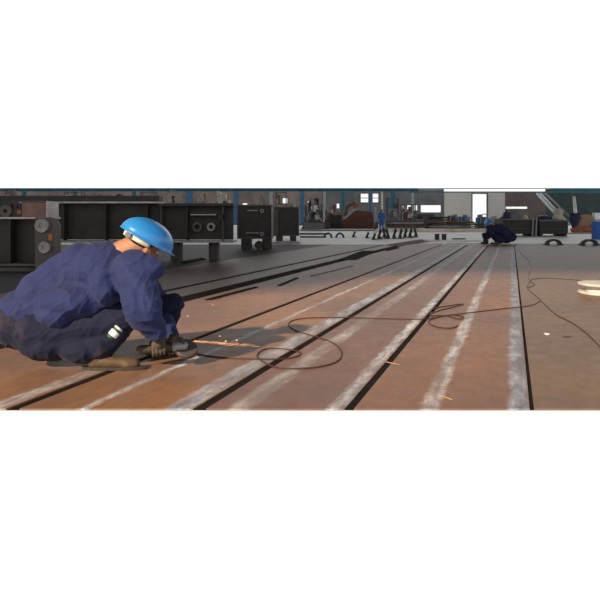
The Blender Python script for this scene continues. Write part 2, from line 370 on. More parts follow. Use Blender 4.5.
# ---------------------------------------------------------------- cables
def cable(px, r, label, z=None):
    P = [at(x, y, gy(y)) for x, y in px]
    for p in P: p.z = r
    bm = tube(B(), catmull(P, 10), r)
    return tag(obj('power_cable', bm, M['rubber'], smooth=True), label, 'cable', 'cables lying on the plates')
cable([(186, 352), (205, 356), (230, 358.5), (256, 359.5), (283, 359.5), (298, 356.5), (300, 353), (292, 350.5), (277, 349), (264, 350), (257, 356), (264, 363), (275, 367.5), (292, 369.2), (315, 368), (335, 363), (341.5, 356), (339, 348), (330, 342), (312, 336), (296, 331), (288.5, 325), (294, 320.5), (312, 318.2), (350, 318), (382, 319), (425, 319.5), (441, 316.5), (462, 314), (500, 309.5), (522, 307), (532, 305.5), (540, 301.5)],
      .005, 'thin brown cable looped on the plates right of the worker')
cable([(432, 318), (431, 311), (440, 307.5), (463, 304.5), (455, 307), (436, 312), (431, 316), (445, 316), (459, 319.5), (463, 317), (450, 315.5), (437, 318), (429, 321), (431, 325), (440, 328), (452, 328.5), (458, 326)],
      .006, 'tangled coil of brown cable beside the third plate gap')
cable([(518, 249), (523, 256), (528, 260), (531, 268), (528, 277), (530, 281), (527, 287), (531, 292), (540, 300), (555, 314), (566, 320), (575, 325), (588, 335), (605, 352)], .005, 'thin dark cable snaking down the wide brown plate to the right edge')
cable([(527, 288), (535, 285), (530, 281), (540, 278.5), (560, 279), (585, 281), (610, 283)], .005, 'thin dark cable running right towards the white spool')

# ---------------------------------------------------------------- white spool at the right edge
p = at(605, 296, gy(294)); p.z = 0
M['spoolw'] = mat('dull_white_plastic', (.55, .54, .5), (.42, .41, .38), rough=.5, scale=6)
t = thing('cable_spool', 'white flanged spool lying flat on the brown plate at the right edge', 'spool', p)
for z in (0, .115): obj('flange', lathe(B(), [(.0, z), (.33, z), (.345, z+.012), (.345, z+.03), (.33, z+.042), (0, z+.042)], p, n=40), M['spoolw'], t, smooth=False)
obj('core', lathe(B(), [(.25, .042), (.24, .08), (.25, .115)], p, n=40), M['spoolw'], t)

# ---------------------------------------------------------------- left machinery
def ring(bm, c, ro, ri, d, n=28):
    """flat washer-like boss facing the viewer (-y)"""
    lathe(bm, [(ri, 0), (ri, d), (ro*.97, d), (ro, d*.8), (ro, 0)], c, (0, -1, 0), n); return bm
# near girder
Y = 8.7; s = Y/F
def X_(px, Y=8.7): return (px-300)*Y/F
def Z_(py, Y=8.7): return H-(py-HY)*Y/F
t = thing('steel_girder', 'near black steel girder at the left edge with a rounded lug plate', 'girder', (X_(10), Y, -.012))
obj('web', box(B(), X_(-60), X_(50), Y+.22, Y+.26, Z_(264), Z_(219)), M['black'], t)
obj('top_flange', box(B(), X_(-60), X_(47), Y, Y+.5, Z_(219), Z_(217)), M['edge'], t, bevel=.004)
obj('bottom_flange', box(B(), X_(-60), X_(50), Y-.02, Y+.52, Z_(266), Z_(263.5)), M['dark'], t, bevel=.004)
obj('side_pipe', cyl(B(), (X_(-60), Y+.05, Z_(270)), (X_(40), Y+.05, Z_(270)), .05), M['dark'], t, smooth=True)
for px in (-35, 8, 38): obj('stiffener', box(B(), X_(px), X_(px)+.02, Y+.03, Y+.22, Z_(263.5), Z_(219)), M['black'], t)
for px in (-40, 24): obj('support_block', box(B(), X_(px), X_(px+13), Y+.05, Y+.45, 0, Z_(266)), M['black'], t)
L = [(X_(37), Z_(268)), (X_(61), Z_(268))]
for i in range(9):
    a = i/8*PI/2; L.append((X_(61)-.14+.14*math.cos(a), Z_(217.5)-.14+.14*math.sin(a)))
L.append((X_(37), Z_(217.5)))
lp = obj('lug_plate', prism(B(), L, .09, 'y', Y-.08), M['dark'], t, bevel=.012)
for px, py, ro in ((45.5, 225.5, .1), (48, 247, .085)):
    rb = ring(B(), (X_(px), Y-.08, Z_(py)), ro, ro*.35, .06); cyl(rb, (X_(px), Y-.08, Z_(py)), (X_(px), Y-.125, Z_(py)), ro*.35, n=20)
    bo = obj('pin_boss', rb, M['grey'], t, smooth=False); bo['label'] = 'bright worn pin boss'
rb = obj('rust_patch_pad', box(B(), X_(51), X_(55), Y-.095, Y-.08, Z_(240), Z_(234)), M['orange'], t)
zt = Z_(217)
b1 = thing('steel_block', 'brown primed steel box resting on the near girder', 'steel block', (X_(33), Y+.2, zt))
obj('block_shell', box(B(), X_(21), X_(46), Y+.02, Y+.4, zt, Z_(202)), M['brown'], b1, bevel=.006)
obj('end_plate', box(B(), X_(46), X_(47.2), Y, Y+.42, zt, Z_(201)), M['edge'], b1)
obj('lid', box(B(), X_(20.5), X_(46), Y, Y+.42, Z_(202), Z_(200.8)), M['dark'], b1)
g1 = thing('gear_housing', 'dark gear housing with a round cover on the near girder at the left edge', 'machine', (X_(2), Y+.2, zt))
hb = box(B(), X_(-30), X_(20), Y+.05, Y+.4, zt, Z_(208)); box(hb, X_(-30), X_(8), Y+.1, Y+.35, Z_(208), Z_(200)); obj('housing', hb, M['black'], g1, bevel=.01)
obj('round_cover', ring(B(), (X_(5), Y+.06, Z_(211)), .09, .03, .05), M['dark'], g1)
obj('red_cap', cyl(B(), (X_(9), Y+.2, Z_(208)), (X_(9), Y+.2, Z_(204)), .06, .05), M['red'], g1)
obj('brass_nut', cyl(B(), (X_(18.5), Y+.02, Z_(212)), (X_(18.5), Y+.06, Z_(212)), .035, n=6), M['orange'], g1)

# long girder
Y = 15.0
x = lambda p: X_(p, 15.0); z = lambda p: Z_(p, 15.0)
t = thing('steel_girder', 'long dark deep steel girder behind the crouching worker', 'girder', (x(100), Y, -.012))
wb = box(B(), x(-60), x(232), Y+.3, Y+.36, z(240), z(203)); obj('web', wb, M['black'], t)
obj('top_flange', box(B(), x(-60), x(158), Y, Y+.66, z(203.3), z(201.5)), M['edge'], t, bevel=.004)
obj('top_chord', box(B(), x(-60), x(158), Y+.12, Y+.55, z(201.5), z(195.5)), M['black'], t)
obj('top_flange', box(B(), x(158), x(234), Y, Y+.66, z(206), z(204.3)), M['black'], t)
obj('bottom_flange', box(B(), x(-60), x(234), Y-.15, Y+.75, z(242.5), z(240.5)), M['grey'], t, bevel=.004)
for px in (20, 62, 104, 146, 160, 186, 222): obj('stiffener', box(B(), x(px), x(px)+.025, Y+.05, Y+.3, z(240.5), z(204)), M['dark'] if px in (160, 222) else M['black'], t)
obj('bracket_shelf', box(B(), x(190), x(216), Y+.05, Y+.3, z(215.2), z(214.2)), M['edge'], t)
for px, ro in ((196, .13), (210, .11)):
    o_ = obj('bearing_ring', ring(B(), (x(px), Y+.3, z(227)), ro, ro*.5, .14), M['dark'] if px == 196 else M['grey'], t)
obj('bolt_pad', box(B(), x(218), x(223), Y+.02, Y+.3, z(220), z(215)), M['black'], t)
for px in (-20, 90, 170, 208): obj('support_block', box(B(), x(px), x(px+9), Y+.1, Y+.5, -.0085, z(242.5)), M['black'], t)
# items on top of the long girder
zt = z(195.5)
# chain hoist frame standing behind the girder
Yh = 22.0
t = thing('wheel_frame', 'small spoked wheel with cables standing behind the long girder above the helmet', 'wheel', (X_(172, Yh), Yh, -.0105))
cx_, cz_ = X_(173, Yh), Z_(197, Yh)
wr = B(); P = [Vector((cx_+.27*math.cos(a*PI/12), Yh, cz_+.24*math.sin(a*PI/12))) for a in range(25)]
tube(wr, P, .02, 8); obj('rim', wr, M['grey'], t, smooth=True)
sp = B()
for a in range(6): cyl(sp, (cx_, Yh, cz_), (cx_+.26*math.cos(a*PI/3), Yh, cz_+.23*math.sin(a*PI/3)), .012, n=8)
obj('spokes', sp, M['palecol'], t); obj('hub', cyl(B(), (cx_, Yh-.05, cz_), (cx_, Yh+.05, cz_), .05), M['navyc'], t)
obj('stand', box(B(), cx_-.05, cx_+.05, Yh+.06, Yh+.12, -.0105, cz_), M['dark'], t)

# boxes at the girder's right end
def box_section(pxa, pxb, pyt, pyb, base, dep, lab, nm='box_section'):
    Y = gy(base); a, b = X_(pxa, Y), X_(pxb, Y); zt, zb = Z_(pyt, Y), Z_(pyb, Y)
    t = thing(nm, lab, 'steel box', ((a+b)/2, Y, -.012))
    obj('shell', box(B(), a, b, Y+.06, Y+dep, zb, zt), M['black'], t, bevel=.02)
    fr = B(); e = .05
    box(fr, a, b, Y, Y+.07, zt-e, zt+.01); box(fr, a, b, Y, Y+.07, zb, zb+e); box(fr, a, a+e, Y, Y+.07, zb+e, zt-e); box(fr, b-e*.8, b, Y, Y+.07, zb+e, zt-e)
    obj('front_frame', fr, M['dark'], t, bevel=.008)
    return t, Y, a, b, zt, zb
t, Y, a, b, zt, zb = box_section(237, 272, 205, 239, 249, 1.2, 'tall black box section with light right edge, at the long girder’s end')
obj('lit_rim_strip', box(B(), b-.02, b+.02, Y-.03, Y+.1, zb+.02, zt-.05), M['grey'], t)['label'] = 'pale strip painted as the lit rim'  # pale colour paints the rim where light catches the box
obj('ledge', box(B(), X_(247, Y), X_(258, Y), Y-.06, Y, Z_(211.2, Y), Z_(210, Y)), M['grey'], t)
obj('ledge', box(B(), X_(246, Y), X_(259, Y), Y-.06, Y, Z_(233.5, Y), Z_(232.3, Y)), M['grey'], t)
for px, py in ((262, 211), (262, 234)): obj('lug_boss', ring(B(), (X_(px, Y), Y, Z_(py, Y)), .07, .03, .07), M['grey'], t)
for px in (241, 262):
    obj('foot_block', box(B(), X_(px, Y), X_(px+9, Y), Y+.05, Y+.9, -.012, zb), M['black'], t)
for px in (259, 268): obj('roller', cyl(B(), (X_(px, Y), Y-.1, .14), (X_(px, Y), Y+.05, .14), .14, n=24), M['black'], t, smooth=False)
t, Y, a, b, zt, zb = box_section(274, 299, 207, 236, 241, 1.4, 'black steel box section right of the one with the light edge')
obj('side_rib', box(B(), a-.02, a+.18, Y-.04, Y, zb, zt-.1), M['dark'], t)
for px in (276, 290): obj('foot_block', box(B(), X_(px, Y), X_(px+6, Y), Y+.1, Y+1.2, -.012, zb), M['black'], t)
# pale beams on the floor right of it
def beam(pxa, pxb, base, h, m, lab, dep=.3, name='steel_beam', grp=None, dY=0):
    Y = gy(base)+dY; a, b = X_(pxa, Y), X_(pxb, Y); z0 = -.0105
    t = thing(name, lab, 'beam', ((a+b)/2, Y, z0), grp)
    w_ = max(h*.12, .015)
    obj('web', box(B(), a, b, Y+dep/2-.01, Y+dep/2+.01, z0+w_, z0+h-w_), M[m], t)
    obj('top_flange', box(B(), a, b, Y, Y+dep, z0+h-w_, z0+h), M[m], t)
    obj('bottom_flange', box(B(), a, b, Y, Y+dep, z0, z0+w_), M[m], t)
    return t
beam(291, 328, 234.5, .10, 'dark', 'low grey beam on the light floor right of the black boxes', .25)
beam(266, 300, 243.5, .06, 'edge', 'pale thin beam at the far end of the leftmost plate', .2)
beam(300, 326, 237.5, .08, 'dark', 'low dark beam left of the two black arch clamps', .2)

# ---------------------------------------------------------------- arches and clamps on the light floor
def arch(px, base, wpx, lab, z0=-.0105):
    kz = 1.0 if z0 else .62
    Y = gy(base); cx = X_(px, Y); r = wpx*Y/F/2
    t = thing('arch_bracket', lab, 'bracket', (cx, Y, z0), 'black arch brackets on the floor')
    b = B(); pts = []
    for i in range(17): a = PI*i/16; pts.append((cx+r*math.cos(a), z0+r*1.15*kz*math.sin(a)))
    for i in range(17): a = PI*(16-i)/16; pts.append((cx+r*.62*math.cos(a), z0+r*.75*kz*math.sin(a)))
    prism(b, pts, .14, 'y', Y); obj('arch', b, M['black'], t)
    for sx in (-1, 1): obj('foot', box(B(), cx+sx*r*.82-r*.25, cx+sx*r*.82+r*.25, Y-.05, Y+.19, z0, z0+r*.12), M['black'], t)
arch(328, 237.5, 9, 'left one of the two small black arch brackets in front of the brown hopper')
arch(340, 237.5, 9, 'right one of the two small black arch brackets in front of the brown hopper')
arch(554, 245, 17, 'flat black arch bracket below the right dark container', 0)
arch(590, 245.5, 18, 'flat black arch bracket at the right edge of the far floor', 0)

proto = None
def make_clamp():
    t = thing('lifting_clamp', '', 'clamp', (0, 0, 0), 'row of black lifting clamps')
    b = B(); prism(b, [(-.09, 0), (.05, 0), (.10, .10), (.06, .2), (.14, .40), (.10, .52), (.02, .50), (-.02, .30), (-.07, .18)], .09, 'y', -.045)
    obj('clamp_body', b, M['black'], t, bevel=.008)
    obj('jaw', box(B(), -.12, .2, -.06, .06, -0.0, .05), M['dark'], t)
    r = B(); P = [Vector((.08+.07*math.cos(a*PI/8), 0, .55+.08*math.sin(a*PI/8))) for a in range(17)]
    tube(r, P, .014, 6); obj('lifting_ring', r, M['grey'], t, smooth=True)
    return t
cl = make_clamp()
spots = [(379, 239, 0, 1), (384.5, 237.5, 0, -1), (388, 238.5, 0, -1), (394, 238.5, 0, 1.0), (400, 238.5, 0, 1), (405, 237.5, 0, 1), (410, 237.5, 0, 1), (416, 237, 0, -1)]
wl = ['leftmost of the row', 'second from the left, leaning left', 'third from the left, leaning left', 'fourth from the left, leaning right', 'fifth from the left, leaning right', 'sixth from the left', 'second from the right', 'rightmost of the row']
for i, ((px, py, rz, sx), l_) in enumerate(zip(spots, wl)):
    Y = gy(py); L_ = 'black steel lifting clamp standing on the light floor, '+l_
    loc = (X_(px, Y), Y, -.0105)
    if i == 0: cl.location = loc; cl['label'] = L_
    else: copy_thing(cl, loc, L_, scale=(sx, 1, 1))
for px, py, l_ in ((353.5, 237, 'small black lifting clamp in front of the brown hopper'), (367, 238, 'small black lifting clamp just left of the clamp row, upright'), (373.5, 239.5, 'small black lifting clamp lowest beside the clamp row')):
    Y = gy(py); copy_thing(cl, (X_(px, Y), Y, -.0105), l_, scale=(.9, 1, .6))
for px, l_ in ((437.5, 'small black post block on the light floor, left of a pair'), (444.5, 'small black post block on the light floor, right of a pair')):
    Y = gy(239.5); t = thing('post_block', l_, 'block', (X_(px, Y), Y, -.0105)); r = 1.9*Y/F
    obj('block', box(B(), X_(px, Y)-r, X_(px, Y)+r, Y, Y+.2, -.0105, Z_(234.5, Y)), M['black'], t, bevel=.01)
    obj('cap', box(B(), X_(px, Y)-r*1.2, X_(px, Y)+r*1.2, Y-.02, Y+.22, Z_(234.5, Y), Z_(234, Y)), M['navyc'], t)
beam(453, 466, 239.2, .05, 'black', 'flat black beam on the light floor right of the two post blocks', .3)
beam(425, 482, 241.2, .035, 'beige', 'thin tan bar across the far ends of the plates', .5)

# ---------------------------------------------------------------- middle distance
t = thing('box_beam', 'long beige box beam lying across the floor behind the clamps', 'beam', (at(438, 232, gy(232)).x, gy(232), 0))
Yb = gy(232); obj('beam_shell', box(B(), X_(378, Yb), X_(492, Yb), Yb, Yb+1.0, -.0105, .24), M['beige'], t, bevel=.03)
for px_ in (384, 486): obj('end_bracket', box(B(), X_(px_, Yb), X_(px_, Yb)+.12, Yb-.04, Yb, -.0105, .26), M['rust'], t)
beam(566, 594, 234, .08, 'beige', 'short beige beam on the floor right of the black containers', .6)
beam(300, 376, 231.0, .12, 'edge', 'pale grey flat beam in front of the brown hopper', .6)
# hopper
Y = gy(228.5); X = lambda p: X_(p, Y); Z = lambda p: Z_(p, Y)
t = thing('steel_hopper', 'rust-brown steel hopper with a sloping chute side', 'hopper', (X(352), Y, -.0105))
obj('hopper_body', prism(B(), [(X(342), -.0105), (X(375), -.0105), (X(376), Z(222)), (X(372), Z(212)), (X(356), Z(210.5)), (X(342), Z(219))], 2.4, 'y', Y), M['rust'], t)
bb = B(); box(bb, X(330), X(342), Y, Y+.1, -.0105, Z(215)); box(bb, X(330), X(331), Y+.1, Y+2.4, -.0105, Z(215)); box(bb, X(331), X(342), Y+2.3, Y+2.4, -.0105, Z(213)); obj('open_bin', bb, M['black'], t)
obj('chute', prism(B(), [(X(341), Z(219.5)), (X(354), Z(209)), (X(357), Z(209)), (X(345), Z(219.5))], .4, 'y', Y-.2), M['palecol'], t)
obj('bin_lining', box(B(), X(333), X(345), Y+.5, Y+1.6, Z(215), Z(212)), M['wood'], t)
Y2 = Y+3; 
t = thing('excavator_arm', 'dark brown bent steel arm standing behind the hopper', 'arm', (X(349), Y2, -.0105))
obj('arm', prism(B(), [(X_(343, Y2), -.0105), (X_(347, Y2), -.0105), (X_(348, Y2), Z_(209, Y2)), (X_(356, Y2), Z_(203, Y2)), (X_(354, Y2), Z_(201, Y2)), (X_(345, Y2), Z_(206, Y2))], .5, 'y', Y2), M['brown'], t)
obj('bucket', prism(B(), [(X_(352, Y2), Z_(205, Y2)), (X_(359, Y2), Z_(203, Y2)), (X_(359, Y2), Z_(207, Y2)), (X_(354, Y2), Z_(208, Y2))], .7, 'y', Y2-.1), M['orange'], t)

# machines, tables and stacks
def machine(pxa, pxb, pyt, base, m, lab, m2='dark', m3='white', dep=1.2, nm='workshop_machine', cat='machine'):
    Y = gy(base); a, b = X_(pxa, Y), X_(pxb, Y); zt = Z_(pyt, Y); w_ = b-a
    t = thing(nm, lab, cat, ((a+b)/2, Y, -.0105))
    obj('base', box(B(), a, b, Y, Y+dep, -.0105, zt*.35), M[m2], t, bevel=.03)
    random.seed(int(pxa*3+base*11)); pts = [(a+w_*.05, zt*.35)]; xx = a+w_*.05; hh = zt*random.uniform(.6, .8)
    while xx < b-w_*.2:
        pts.append((xx, hh)); xx += w_*random.uniform(.12, .28); xx = min(xx, b-w_*.05); pts.append((xx, hh+zt*random.uniform(-.04, .04))); hh = zt*random.choice((.55, .72, .85, 1.0, .93))
    pts.append((pts[-1][0], zt*.35))
    obj('body', prism(B(), pts, dep*.8, 'y', Y+.1), M[m], t, bevel=.03)
    obj('pipework', tube(B(), catmull([Vector((a+w_*.15, Y-.05, zt*.3)), Vector((a+w_*.25, Y-.1, zt*.8)), Vector((a+w_*.6, Y-.08, zt*.85)), Vector((b-w_*.1, Y-.05, zt*.4))], 5), .05), M['palecol'], t, smooth=True)
    obj('control_panel', box(B(), a+w_*.55, a+w_*.78, Y-.02, Y+.1, zt*.5, zt*.72), M[m3], t)
    obj('motor', cyl(B(), (a+w_*.2, Y-.05, zt*.6), (a+w_*.2, Y+.2, zt*.6), min(w_*.14, zt*.2)), M[m2], t)
    return t
machine(304, 322, 196, 228, 'navyc', 'navy blue workshop machine between two pale columns', 'dark', 'white')
machine(304, 324, 209, 230, 'dark', 'low dark workbench machine left of the thin pale column', 'wallC', 'cream')
machine(375, 378.5, 208, 229.5, 'palecol', 'narrow pale machine left of the blue standing worker', 'dark', 'white')
machine(386, 400, 207, 228, 'wallC', 'grey machine right of the blue standing worker', 'dark', 'palecol')
machine(325, 336, 203, 227.5, 'red', 'dark red framed machine left of the brown hopper', 'dark', 'white')
machine(400, 414, 209, 227, 'red', 'low dark red machine below the small low windows', 'dark', 'cream')
machine(448, 460, 213.5, 227, 'wallE', 'dark brown machine left of the bright doorway', 'black', 'wallC')
machine(459, 471, 213, 227.5, 'blue', 'blue-grey machine beside the bright doorway', 'dark', 'palecol')
machine(478, 491, 212, 229, 'blue', 'bright blue machine standing in front of the doorway', 'dark', 'palecol')
machine(489, 498, 216, 230, 'palecol', 'pale machine above the far crouching worker', 'dark', 'white')
machine(0, 18, 191, 225.2, 'wallE', 'brown machine far behind the left girder', 'dark', 'cream', nm='workshop_machine')
machine(40, 56, 193, 226, 'wallA', 'tan machine behind the long girder, left part', 'dark', 'palecol')
machine(84, 104, 193, 226, 'brown', 'brown machine behind the long girder, left of the helmet', 'dark', 'blue')
machine(112, 128, 194, 226, 'navyc', 'dark blue machine behind the long girder above the helmet', 'dark', 'red')
machine(196, 208, 192, 226, 'brown', 'reddish machine right of the broad blue column', 'dark', 'red')
machine(212, 232, 191, 226, 'cream', 'cream machine with dark levers above the girder end', 'wallE', 'red')
machine(254, 266, 193, 226, 'wallA', 'tan machine above the tall black box section', 'dark', 'palecol')
machine(288, 298, 195, 226, 'wallA', 'tan machine above the second black box section', 'dark', 'cream')
def stack(pxa, pxb, pyt, base, m, lab, n=5, dep=3):
    Y = gy(base); a, b = X_(pxa, Y), X_(pxb, Y); zt = Z_(pyt, Y); h = (zt+.016)/n
    random.seed(int(pxa)*7+int(base*3))
    t = thing('plate_stack', lab, 'stack', ((a+b)/2, Y, -.0105), 'stacks of steel in the middle distance')
    for i in range(n):
        j = random.uniform(-.4, .4)
        obj('stacked_sheet', box(B(), a+j, b+j, Y+random.uniform(0, .2), Y+dep, -.0105+i*h, -.0105+i*h+h*.75), M[m[i % len(m)]], t)
    for i in range(3): xx = a+(b-a)*(.2+.3*i); obj('packer', box(B(), xx, xx+.2, Y+.25, Y+dep-.2, -.0105, zt-h*.3), M['wood'], t)
    return t
stack(419, 436, 213.5, 227, ['black', 'dark', 'grey'], 'dark stack of plates below the wide low window')
stack(424, 446, 216, 228, ['dark', 'black', 'wallC'], 'dark stack of plates right of the wide low window')
stack(392, 424, 220, 229.5, ['palecol', 'dark', 'rust'], 'long low stack of grey and rusty plates behind the clamps')
stack(430, 476, 221, 229.5, ['rust', 'palecol', 'dark'], 'long low stack of rusty plates behind the beige beam', 4)
stack(300, 328, 222, 229, ['rust', 'dark', 'brown'], 'low rusty stack of plates left of the hopper', 4)

def rack(pxa, pxb, pyt, base, where, ms):
    lab = 'dark steel storage rack '+where; cn = {'wallE': 'dark brown', 'wallA': 'tan', 'palecol': 'pale grey', 'navyc': 'navy', 'wood': 'wooden'}; od = ['leftmost', 'second', 'third', 'fourth']; n_ = 0
    Y = gy(base); a, b = X_(pxa, Y), X_(pxb, Y); zt = Z_(pyt, Y)
    t = thing('storage_rack', lab, 'rack', ((a+b)/2, Y, -.0105))
    for xx in (a, b-.1):
        for yy in (Y, Y+.9): obj('post', box(B(), xx, xx+.1, yy, yy+.1, -.0105, zt), M['dark'], t)
    for i, f in enumerate((.3, .62, .96)):
        obj('shelf', box(B(), a-.02, b+.02, Y-.02, Y+1.02, zt*f, zt*f+.08), M['dark'], t)
    random.seed(int(pxa)); xx = a+.15
    k = 0
    while xx < b-.5:
        for f, g_, sh_ in ((.3, .62, 'lower'), (.62, .96, 'upper')):
            wd = random.uniform(.3, .6); hh = zt*(g_-f)*random.uniform(.45, .8)
            bx_ = obj('parts_bin', box(B(), xx, xx+wd*.8, Y+.1, Y+.8, zt*f+.08, zt*f+.08+hh), M[ms[k % len(ms)]], None, bevel=.02)
            q_ = ms[k % len(ms)]; tag(bx_, '%s bin, %s on the %s shelf %s' % (cn.get(q_, q_), od[min(n_, 3)], sh_, where.replace('steel ', '')), 'bin', 'parts bins on the storage racks'); k += 1
        xx += .75; n_ += 1
    return t
rack(308, 322, 204, 227.2, 'behind the low workbench machine', ['cream', 'white', 'brown', 'blue'])
rack(402, 416, 204, 226.5, 'under the small low windows', ['red', 'cream', 'white', 'wallE'])
rack(387, 399, 198, 226, 'behind the grey machine', ['wood', 'blue', 'cream', 'dark'])
rack(64, 82, 191.5, 226, 'above the long girder’s left part', ['brown', 'cream', 'wallA', 'dark'])
rack(140, 156, 191.5, 226, 'above the blue hard hat', ['brown', 'navyc', 'cream', 'dark'])
rack(276, 286.5, 191.5, 226, 'above the second black box section', ['cream', 'brown', 'palecol', 'dark'])

# people in the distance (simple standing figure is built below with the crouching one)

# right containers
def container(pxa, pxb, pyt, base, lab, rail=True):
    Y = gy(base); a, b = X_(pxa, Y), X_(pxb, Y); zt = Z_(pyt, Y)
    t = thing('steel_container', lab, 'container', ((a+b)/2, Y, -.0105))
    sh = B(); d = 1.6; th = .05
    box(sh, a, b, Y, Y+th, .12, zt); box(sh, a, b, Y+d-th, Y+d, .12, zt); box(sh, a, a+th, Y+th, Y+d-th, .12, zt); box(sh, b-th, b, Y+th, Y+d-th, .12, zt); box(sh, a+th, b-th, Y+th, Y+d-th, .12, .17)
    obj('shell', sh, M['black'], t)
    rm = B(); box(rm, a-.03, b+.03, Y-.04, Y+.0, zt-.06, zt+.01); box(rm, a-.03, b+.03, Y+d, Y+d+.04, zt-.06, zt+.01); obj('top_rim', rm, M['wallC'], t)
    obj('mid_rail', box(B(), a, b, Y-.03, Y, zt*.42, zt*.47), M['dark'], t)
    for px_ in (a+.06, b-.2): obj('skid', box(B(), px_, px_+.14, Y, Y+d, -.0105, .12), M['black'], t)
    return t, Y, a, b, zt, d
t, Y, a, b, zt, d = container(503, 536, 219, 236, 'low black steel container behind the far crouching worker')
for px, l_ in ((532, 'left'), (535.5, 'right')):
    obj('corner_post', prism(B(), [(X_(px, Y)-.05, -.0105), (X_(px, Y)+.03, -.0105), (X_(px, Y)+.08, zt+.05), (X_(px, Y)+.0, zt+.05)], .06, 'y', Y-.1), M['grey'], t)
bd = thing('sheet_bundle', 'purple-grey tarpaulin-covered bundle in the left black container', 'bundle', (X_(515, Y), Y+.8, .17))
def lump(name, c, r, m, parent, seed=0, amp=.18, sub=3):
    b = B(); bmesh.ops.create_icosphere(b, subdivisions=sub, radius=1)
    for v in b.verts:
        n_ = 1+amp*(noise.noise(v.co*1.8+Vector((seed, 0, 0))))*2
        v.co = Vector((v.co.x*r[0]*n_, v.co.y*r[1]*n_, max(v.co.z, -.75)*r[2]*n_))+Vector(c)
    return obj(name, b, M[m], parent, smooth=True)
lump('bundle', (X_(510, Y), Y+.8, .7), (.33, .5, .7), 'navyc', bd, 3); lump('bundle_cover', (X_(517, Y), Y+.8, .75), (.5, .5, .7), 'wallC', bd, 5)
bd = thing('rag_heap', 'orange and pale rag heap on the corner of the left black container', 'heap', (X_(531, Y), Y+.6, .17)); lump('rags', (X_(530, Y), Y+.7, .63), (.25, .4, .6), 'orange', bd, 8); lump('pale_rag', (X_(528, Y), Y+.5, 1.05), (.16, .2, .2), 'cream', bd, 11)
t, Y, a, b, zt, d = container(539.5, 568, 220, 236, 'low black steel container right of the first, with folded sheeting inside')
bd = thing('folded_sheeting', 'dark folded sheeting heaped in the right black container', 'sheeting', (X_(550, Y), Y+.8, .17)); lump('sheet', (X_(550, Y), Y+.8, .63), (.55, .5, .6), 'navyc', bd, 13, .12); 
obj('pale_edge', box(B(), X_(540, Y), X_(549, Y), Y+.12, Y+.3, 1.16, 1.2), M['palecol'], bd)
bd = thing('cloth_sack', 'cream cloth sacks piled on the right black container', 'sack', (X_(563, Y), Y+.8, .17))
for px, rr, zz in ((562, .24, .75), (566, .2, .6), (563, .28, 1.15)): lump('sack', (X_(px, Y), Y+.7, zz), (rr, .4, .5), 'cream', bd, px)
# stuff at far right
def gx(px, base): Y = gy(base); return X_(px, Y), Y
x_, Y = gx(575, 231)
t = thing('draped_stand', 'navy sheet draped over a stand, right of the containers', 'sheet', (x_, Y, -.0105))
obj('sheet', lathe(B(), [(.15, 1.1), (.42, 1.45), (.48, 1.0), (.3, .5), (.2, .1)], (x_, Y, 0), n=14), M['navyc'], t, smooth=True); obj('stand', cyl(B(), (x_, Y, -.0105), (x_, Y, 1.2), .05), M['dark'], t)
x_, Y = gx(583, 230)
t = thing('light_gap_pole', 'bright white pole standing in for a light gap by the dark right wall', 'pole', (x_-.9, Y, -.0105))
b = B(); cyl(b, (X_(577, Y), Y, -.0105), (X_(584.5, Y), Y+2.0, Z_(196, Y)), .16, .12); obj('pole', b, M['white'], t, smooth=True)  # white pole added where a slanting gap lets light through
x_, Y = gx(587, 230.6)
t = thing('wooden_reel', 'brown wooden reel leaning beside the white light-gap pole', 'reel', (x_, Y, -.0105))
for dy in (0, .35): obj('flange', cyl(B(), (x_, Y+dy, .68), (x_, Y+dy+.06, .68), .69, n=30), M['wood'], t)
obj('drum', cyl(B(), (x_, Y+.06, .68), (x_, Y+.35, .68), .4, n=24), M['brown'], t)
x_, Y = gx(580, 232.5)
t = thing('scrap_heap', 'rusty scrap heap at the foot of the wooden reel', 'heap', (x_, Y, -.0105)); lump('scrap', (x_+.4, Y, .2), (1.0, .5, .3), 'orange', t, 4); lump('green_cover', (x_+1.1, Y, .5), (.35, .3, .22), 'tool', t, 4)
x_, Y = gx(598, 239)
t = thing('oil_drum', 'bright blue steel drum at the right edge of the far floor', 'drum', (x_, Y, -.0105))
obj('drum_shell', lathe(B(), [(0, 0), (.29, 0), (.3, .02), (.29, .04), (.29, .29), (.305, .3), (.29, .31), (.29, .58), (.305, .59), (.29, .6), (.29, .86), (.3, .88), (.27, .87), (0, .86)], (x_, Y, -.0105), n=30), mat('bright_blue_paint', (.03, .16, .5), (.02, .1, .35)), t)
obj('bung', cyl(B(), (x_-.12, Y, .84), (x_-.12, Y, .865), .03), M['grey'], t)
x_, Y = gx(598, 226)
t = thing('control_cabinet', 'pale blue-white cabinet against the right wall at the frame edge', 'cabinet', (x_, Y, -.0105)); obj('cabinet_body', box(B(), x_-.5, x_+.6, Y, Y+.6, -.0105, Z_(212.5, Y)), M['palecol'], t); obj('cabinet_door', box(B(), x_-.42, x_+.5, Y-.03, Y, .9, Z_(213, Y)), M['white'], t)
# leaning grey pipes against the dark wall
for px0, px1, l_ in ((566, 571, 'left'), (570, 575, 'middle'), (578, 580.5, 'right')):
    Y = 84.0; b = cyl(B(), (X_(px0, Y), Y, -.0105), (X_(px1, Y), Y+12, Z_(194, Y+12)), .2, n=12)
    tag(obj('leaning_pipe', b, M['palecol' if l_ != 'right' else 'dark'], smooth=True), 'long steel pipe leaning on the dark right wall, %s of three' % l_, 'pipe', 'pipes leaning on the dark wall')

